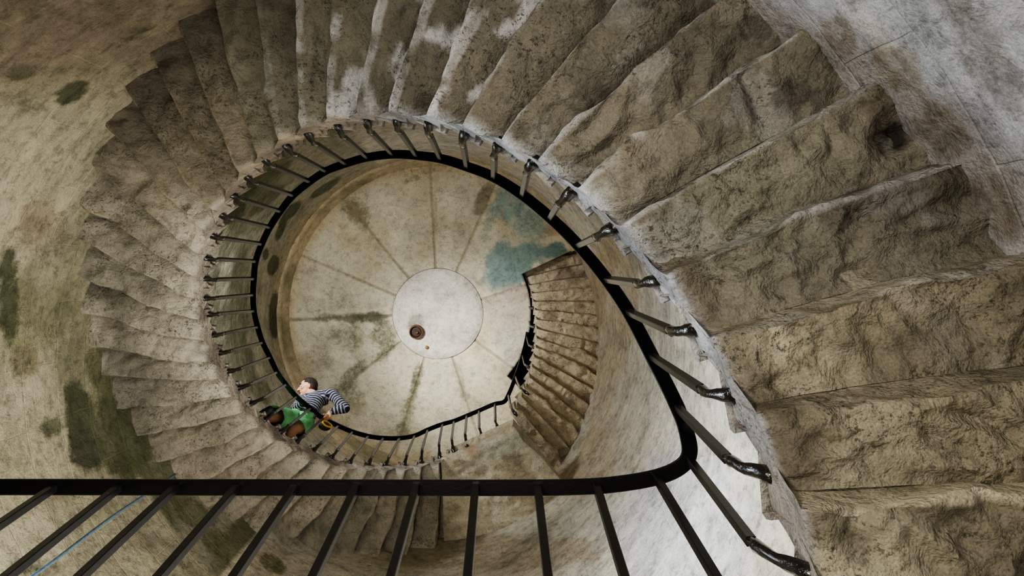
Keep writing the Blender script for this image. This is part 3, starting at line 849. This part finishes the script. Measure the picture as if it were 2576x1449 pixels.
def tread_u(i): return elbow_u(i)-0.045
H_R = at(741, 1053, 2.87); H_L = at(771, 1068, 2.87)
HIP = (H_R+H_L)/2 + Vector((0, 0, 0.04))
CHEST = at(786, 1014, 3.0); NECK = at(797, 994, 3.06)
S_L = at(836, 992, 3.04); S_R = at(760, 1008, 3.03)
E_L = at(868, 1027, 2.97); HAND = at(817, 1046, 2.955); WR = at(832, 1036, 2.962)
HEAD = at(775, 976, 3.12)
F_R = W(1.10, atan2(0.438, -0.919), tread_u(-17)); F_L = W(1.15, radians(141.5), tread_u(-19))
out_R = Vector((F_R.x, F_R.y, 0)).normalized(); inn = -Vector((HIP.x, HIP.y, 0)).normalized()
K_R = at(694, 1050, 2.68); K_L = at(738, 1082, 2.76)
A_R = F_R + Vector((0, 0, 0.09)); A_L = F_L + Vector((0, 0, 0.09))
UPH = Vector((-0.07, -0.82, 0.57)).normalized()
FH = Vector((-0.93, 0.10, -0.35)); FH = (FH - UPH*FH.dot(UPH)).normalized(); LH = UPH.cross(FH).normalized()
fr = (FH, LH, UPH)
def hp(f, l, u): return HEAD + FH*f + LH*l + UPH*u

person = empty('person', W(1.12, radians(148), tread_u(-18)))
tag(person, 'person in a striped long-sleeved top and green shorts leaning over the railing', 'person')
SKIN = plain('skin', lin(205, 152, 122), 0.5, 0, 0.4, 0, 60, 0.08)
bm = bmesh.new()
ball_into(bm, hp(0.0, 0, 0.03), fr, (0.102, 0.080, 0.100))
ball_into(bm, hp(0.028, 0, -0.045), fr, (0.070, 0.062, 0.085))
ball_into(bm, hp(0.066, 0, -0.105), fr, (0.028, 0.032, 0.024))        # chin
tube_into(bm, [hp(0.094, 0, 0.018), hp(0.112, 0, -0.012), hp(0.122, 0, -0.034)], [0.010, 0.012, 0.016], 10)   # nose
ball_into(bm, hp(0.112, 0.012, -0.038), fr, (0.012, 0.010, 0.009), 10); ball_into(bm, hp(0.112, -0.012, -0.038), fr, (0.012, 0.010, 0.009), 10)
tube_into(bm, [hp(0.082, -0.045, 0.028), hp(0.098, 0, 0.030), hp(0.082, 0.045, 0.028)], [0.010, 0.012, 0.010], 10)  # brow
tube_into(bm, [hp(0.086, -0.024, -0.068), hp(0.099, 0, -0.066), hp(0.086, 0.024, -0.068)], [0.008, 0.009, 0.008], 10)  # lips
for sd in (-1, 1):
    ball_into(bm, hp(-0.010, sd*0.083, -0.004), fr, (0.020, 0.010, 0.033), 14)     # ears
    ball_into(bm, hp(0.070, sd*0.045, -0.022), fr, (0.024, 0.022, 0.022), 12)      # cheeks
tube_into(bm, [hp(-0.025, 0, -0.06), NECK*0.6+hp(-0.03, 0, -0.10)*0.4, NECK, CHEST.lerp(NECK, 0.6)], [0.058, 0.058, 0.062, 0.075])
tube_into(bm, [NECK.lerp(CHEST, 0.3), CHEST, CHEST.lerp(HIP, 0.5), HIP], [(0.09, 0.08), (0.135, 0.10), (0.125, 0.10), (0.14, 0.10)], 20)
tube_into(bm, [S_R.lerp(CHEST, 0.35), S_R, S_L, S_L.lerp(CHEST, 0.35)], [0.07, 0.06, 0.06, 0.07])
tube_into(bm, [S_L, S_L.lerp(E_L, 0.5), E_L], [0.055, 0.048, 0.041]); tube_into(bm, [E_L, E_L.lerp(WR, 0.35), WR], [0.041, 0.042, 0.028])
# right arm hangs behind the body, hand resting on the rail further along
E_R = at(742, 1032, 2.90); W_R = at(764, 1012, 2.86)
tube_into(bm, [S_R, S_R.lerp(E_R, 0.5), E_R], [0.055, 0.048, 0.041]); tube_into(bm, [E_R, W_R], [0.040, 0.028])
for H_, K_, A_, F_ in ((H_R, K_R, A_R, F_R), (H_L, K_L, A_L, F_L)):
    calf = K_.lerp(A_, 0.35)
    tube_into(bm, [HIP.lerp(H_, 0.8), H_.lerp(K_, 0.35), K_.lerp(H_, 0.15), K_, calf, A_.lerp(K_, 0.15), A_], [0.10, 0.088, 0.062, 0.056, 0.058, 0.038, 0.036])
    tube_into(bm, [A_ - Vector((0, 0, 0.03)) - inn*0.03, F_ + Vector((0, 0, 0.04)) + inn*0.13], [0.038, 0.032])
# hand: palm over the rail, four fingers curling down on the well side, thumb from the side of the palm
hr_dir = (WR-HAND).normalized()
along = Vector((at(851, 1071, elbow_u(-20)+HR) - at(781, 1027, elbow_u(-18)+HR))).normalized()
rc = min(path, key=lambda q: (q-HAND).length)          # the rail under the hand
inw = (inn - along*inn.dot(along)); inw.z = 0; inw.normalize(); dn = Vector((0, 0, -1))
palm_c = rc + inw*0.040 + Vector((0, 0, 0.022))
tube_into(bm, [WR, WR.lerp(palm_c, 0.5), palm_c + inw*0.004], [0.026, (0.036, 0.022), (0.042, 0.020)], 14)
for k, ln in enumerate((0.060, 0.068, 0.064, 0.052)):   # fingers close under the rail
    al = along*(0.034 - 0.0225*k)
    tube_into(bm, [palm_c + al*0.9 - dn*0.002, rc + al + inw*0.047 + dn*0.008, rc + al*1.05 + inw*0.026 + dn*0.023, rc + al*1.08 + inw*(0.034-ln) + dn*0.021], [0.0115, 0.0108, 0.0098, 0.0082], 10)
tb0 = palm_c + hr_dir*0.02 - along*0.035
tube_into(bm, [tb0, tb0 - along*0.026 - inw*0.012, tb0 - along*0.046 - inw*0.016 + dn*0.012], [0.014, 0.0115, 0.009], 10)
me = remeshed(bm, 0.0048, 2)
body = link('body', me, SKIN, person)

bm = bmesh.new()    # hair: cap over crown, back and sides
ball_into(bm, hp(-0.014, 0, 0.040), fr, (0.108, 0.088, 0.104), 24)
ball_into(bm, hp(-0.040, 0, -0.005), fr, (0.080, 0.084, 0.085), 24)
me = remeshed(bm, 0.006, 1)
bm = bmesh.new(); bm.from_mesh(me)
dele = []
for v in bm.verts:
    d = v.co-HEAD; f_, l_, u_ = d.dot(FH), d.dot(LH), d.dot(UPH)
    n_ = noise.noise(v.co*60)*0.006
    if f_ > 0.055+n_ and u_ < 0.085+n_: dele.append(v)
    elif f_ > 0.005+n_ and u_ < 0.042+n_*2: dele.append(v)
    elif f_ > -0.04+n_ and u_ < -0.006: dele.append(v)
    elif u_ < -0.075+n_: dele.append(v)
    else: v.co += d.normalized()*abs(noise.noise(v.co*90))*0.008
bmesh.ops.delete(bm, geom=dele, context='VERTS'); bm.to_mesh(me); bm.free()
hair = link('hair', me, plain('dark_brown_hair', lin(44, 32, 24), 0.5, 0, 0.4, 0.8, 160, 0.4), person)
bm = bmesh.new()
for sd in (-1, 1):
    tube_into(bm, [hp(0.102, sd*0.014, 0.036), hp(0.101, sd*0.034, 0.041), hp(0.086, sd*0.052, 0.034)], [0.005, 0.006, 0.004], 8)
me = bpy.data.meshes.new('b'); bm.to_mesh(me); bm.free(); fix_normals(me)
link('eyebrows', me, hair.data.materials[0], person)
for sd in (-1, 1):
    bm = bmesh.new(); ball_into(bm, hp(0.084, sd*0.034, 0.010), fr, (0.014, 0.014, 0.010), 14)
    me = bpy.data.meshes.new('e'); bm.to_mesh(me); bm.free()
    ey = link('eye', me, plain('eye_white', lin(205, 196, 188), 0.3), person)
    bm = bmesh.new(); ball_into(bm, hp(0.095, sd*0.034, 0.008), fr, (0.004, 0.0065, 0.0065), 12)
    me = bpy.data.meshes.new('i'); bm.to_mesh(me); bm.free(); link('iris', me, plain('iris_brown', lin(50, 34, 24), 0.2), ey)
bm = bmesh.new(); tube_into(bm, [hp(0.094, -0.020, -0.069), hp(0.107, 0, -0.067), hp(0.094, 0.020, -0.069)], [0.0035, 0.0055, 0.0035], 8)
me = bpy.data.meshes.new('l'); bm.to_mesh(me); bm.free(); fix_normals(me); link('lips', me, plain('lip_rose', lin(170, 98, 84), 0.45), person)

# striped top
bones = [(NECK, HIP, 0.0), (S_L, E_L, 0.31), (E_L, WR, 0.62), (S_R, E_R, 0.31), (E_R, W_R, 0.62)]
bm = bmesh.new()
tube_into(bm, [NECK.lerp(CHEST, 0.12), NECK.lerp(CHEST, 0.4), CHEST, CHEST.lerp(HIP, 0.5), HIP.lerp(CHEST, 0.12)], [(0.075, 0.072), (0.11, 0.09), (0.158, 0.118), (0.148, 0.118), (0.155, 0.118)], 24)
tube_into(bm, [S_R.lerp(CHEST, 0.4), S_R, NECK.lerp(CHEST, 0.25), S_L, S_L.lerp(CHEST, 0.4)], [0.09, 0.072, 0.078, 0.074, 0.095])
tube_into(bm, [S_L, S_L.lerp(E_L, 0.5), E_L], [0.074, 0.066, 0.060]); tube_into(bm, [E_L, E_L.lerp(WR, 0.4), WR.lerp(E_L, 0.12)], [0.060, 0.055, 0.040])
tube_into(bm, [S_R, S_R.lerp(E_R, 0.5), E_R], [0.074, 0.066, 0.058]); tube_into(bm, [E_R, W_R.lerp(E_R, 0.12)], [0.056, 0.040])
me = remeshed(bm, 0.007, 2)
sv = []; nrm_ = [v.normal.copy() for v in me.vertices]
for v in me.vertices:
    fold = noise.fractal(v.co*9, 1.0, 2.0, 3)*0.008 + abs(noise.noise(v.co*14))*0.005
    v.co += nrm_[v.index]*fold
    best = None
    for (a, b_, o_) in bones:
        d = b_-a; t = min(1.0, max(0.0, (v.co-a).dot(d)/d.length_squared)); dist = (v.co-(a+d*t)).length
        if o_ == 0.0: dist -= 0.055
        if best is None or dist < best[0]: best = (dist, (v.co-a).dot(d)/d.length + o_)
    sv.append(best[1])
a = me.attributes.new('stripe', 'FLOAT', 'POINT'); a.data.foreach_set('value', sv)
Ms, nt, b = new_mat('striped_jersey')
at_ = nt.nodes.new('ShaderNodeAttribute'); at_.attribute_name = 'stripe'
fr_ = mathn(nt, 'FRACT', mathn(nt, 'MULTIPLY', at_.outputs['Fac'], 1/0.042))
nt.links.new(ramp(nt, fr_, [(0.0, lin(20, 23, 36)), (0.60, lin(20, 23, 36)), (0.66, lin(160, 162, 172)), (0.92, lin(160, 162, 172)), (1.0, lin(20, 23, 36))]), b.inputs['Base Color'])
b.inputs['Roughness'].default_value = 0.85
link('striped_top', me, Ms, person)

# green shorts, open at the hems
GREENM = plain('green_cotton', lin(118, 196, 132), 0.8, 0, 0.3, 0.5, 30, 0.12)
parts = []
bm = bmesh.new()
tube_into(bm, [HIP.lerp(CHEST, 0.22), HIP, HIP.lerp((H_L+H_R)/2, 1.0) - Vector((0, 0, 0.05))], [(0.145, 0.105), (0.158, 0.118), (0.150, 0.115)], 24)
m1 = remeshed(bm, 0.008, 2); parts.append(m1)
for H_, K_ in ((H_R, K_R), (H_L, K_L)):
    bm = bmesh.new()
    tube_into(bm, [HIP.lerp(H_, 0.75) + Vector((0, 0, 0.02)), H_.lerp(K_, 0.45), H_.lerp(K_, 0.95), H_.lerp(K_, 1.2)], [0.115, 0.108, 0.126, 0.134], 22)
    m_ = remeshed(bm, 0.008, 1); d = (K_-H_).normalized(); cut(m_, H_.lerp(K_, 1.17 if K_ is K_R else 0.84), d); parts.append(m_)
me = join_meshes(parts)
nrm_ = [v.normal.copy() for v in me.vertices]
for v in me.vertices: v.co += nrm_[v.index]*(noise.fractal(v.co*7, 1.0, 2.0, 3)*0.012)
link('green_shorts', me, GREENM, person)
SHOE = plain('black_shoe', (0.012, 0.012, 0.013), 0.55, 0, 0.4, 0.2)
for F_ in (F_R, F_L):
    bm = bmesh.new()
    tube_into(bm, [F_ + Vector((0, 0, 0.045)) - inn*0.06, F_ + Vector((0, 0, 0.055)), F_ + Vector((0, 0, 0.042)) + inn*0.10, F_ + Vector((0, 0, 0.036)) + inn*0.19], [(0.042, 0.044), (0.046, 0.05), (0.05, 0.040), (0.040, 0.030)], 16)
    tube_into(bm, [F_ + Vector((0, 0, 0.05)), F_ + Vector((0, 0, 0.11))], [0.05, 0.048], 14)
    me = remeshed(bm, 0.007, 2)
    for v in me.vertices: v.co.z = max(v.co.z, F_.z + 0.004)
    sh = link('shoe', me, SHOE, person)
wv = (E_L-WR).normalized()
me = sweep([WR + wv*(0.005 + 0.004*k) for k in range(4)], 0.033, 0.033, 0.012)
link('wristband', me, plain('dark_band', lin(48, 34, 30), 0.7), person)

# pouch on the hip, hanging by its strap
PC = at(816, 1072, 2.855)
pouch = empty('pouch', PC); tag(pouch, 'small black and yellow pouch hanging at the hip of the person', 'pouch')
ax_ = (along, inn, Vector((0, 0, 1)))
bm = bmesh.new(); ball_into(bm, PC, ax_, (0.085, 0.055, 0.075), 24); ball_into(bm, PC + along*0.03 - Vector((0, 0, 0.02)), ax_, (0.075, 0.05, 0.06), 20)
me = remeshed(bm, 0.007, 2); link('bag', me, plain('black_nylon', (0.015, 0.015, 0.015), 0.6, 0, 0.4, 0.4, 80), pouch)
loop_ = [PC + along*cos(a_)*0.082 + Vector((0, 0, sin(a_)*0.072)) + inn*0.042 - Vector((0, 0, 0.004)) for a_ in [2*pi*k/28 for k in range(29)]]
me = sweep(loop_, 0.010, 0.006, 0.002, lambda q, tg: inn); link('yellow_trim', me, plain('yellow_trim', lin(206, 160, 34), 0.6), pouch)
nrm = inn
st = [PC + Vector((0, 0, 0.05)), H_L + along*0.10 + inn*0.10 + Vector((0, 0, 0.18)), CHEST.lerp(HIP, 0.35) + inn*0.135 + along*0.03, CHEST + inn*0.135 - Vector((0, 0, 0.0)), S_L.lerp(NECK, 0.45) + inn*0.085 + Vector((0, 0, 0.02)), S_L.lerp(NECK, 0.45) + Vector((0, 0, 0.085))]
me = sweep(smooth_path(catmull(st, 8), 2), 0.016, 0.003, 0.001, lambda q, tg: along); link('strap', me, plain('pale_blue_strap', lin(120, 134, 168), 0.7), pouch)

# ------------------------------------------------------------------ light
def area(name, loc, target, size, power, col, sy=None, spread=180):
    l = bpy.data.lights.new(name, 'AREA'); l.spread = radians(spread); l.energy = power; l.color = col; l.size = size
    if sy: l.shape = 'RECTANGLE'; l.size_y = sy
    o = bpy.data.objects.new(name, l); COL.objects.link(o); o.location = loc
    o.rotation_euler = (Vector(target)-Vector(loc)).to_track_quat('-Z', 'Y').to_euler()
    return o
area('landing_window_daylight', W(1.52, radians(170), 1.32), W(1.6, radians(24), 1.75), 0.9, 120, (0.84, 0.91, 1.0), 1.3, 70)
area('landing_window_skylight', W(1.52, radians(172), 1.34), W(1.4, radians(-35), 0.55), 0.8, 34, (0.72, 0.86, 1.0), 1.0, 75)
area('left_wall_fill', W(1.45, radians(62), 0.92), W(1.6, radians(172), 1.6), 1.0, 78, (1.0, 0.97, 0.90), 1.6, 100)  # added fill to brighten the left wall, no actual doorway
area('landing_fill', W(0.85, radians(100), 0.72), W(1.2, radians(125), 2.6), 0.6, 40, (1.0, 0.95, 0.86), None, 140)  # invented soft fill for the undersides of the far steps
area('lower_soffit_fill', W(1.2, radians(-108), 0.18), W(1.25, radians(-2), 0.58), 0.6, 82, (1.0, 0.95, 0.84))  # unseen light added to rake the near soffits and riser faces
area('lower_well_fill', W(0.6, radians(-60), -0.35), W(-0.3, radians(-60), 3.0), 1.4, 36, (1.0, 0.96, 0.90), None, 110)  # general upward fill added below the camera, not a real source
area('stair_window_daylight', W(1.55, radians(200), 2.82), W(0.75, radians(70), 4.0), 0.7, 125, (0.93, 0.96, 1.0), 0.9, 130)
area('upper_window_daylight', W(1.5, radians(196), 3.0), at(1190, 905, UC), 0.35, 30, (0.98, 0.98, 1.0), 0.45, 45)

w = bpy.data.worlds.new('world'); scene.world = w; w.use_nodes = True
w.node_tree.nodes['Background'].inputs[0].default_value = (0.6, 0.7, 0.85, 1); w.node_tree.nodes['Background'].inputs[1].default_value = 0.3

# ------------------------------------------------------------------ camera
cam = bpy.data.cameras.new('camera'); co = bpy.data.objects.new('camera', cam); COL.objects.link(co)
co.location = (R*CX, R*CY, Z0); co.rotation_euler = (pi, 0, 0)
cam.sensor_width = 36.0; cam.lens = 36.0*(ZU/R*1000)/2576.0
cam.shift_x = (1288-VX)/2576; cam.shift_y = -(724.5-VY)/2576
cam.clip_start = 0.02; cam.clip_end = 100
scene.camera = co
scene.view_settings.view_transform = 'AgX'
scene.view_settings.look = 'AgX - Medium High Contrast'
scene.view_settings.exposure = -0.30
scene.cycles.use_denoising = True
scene.cycles.max_bounces = 4; scene.cycles.diffuse_bounces = 3; scene.cycles.glossy_bounces = 2
scene.cycles.use_adaptive_sampling = True; scene.cycles.adaptive_threshold = 0.1; scene.cycles.adaptive_min_samples = 12
scene.cycles.caustics_reflective = False; scene.cycles.caustics_refractive = False
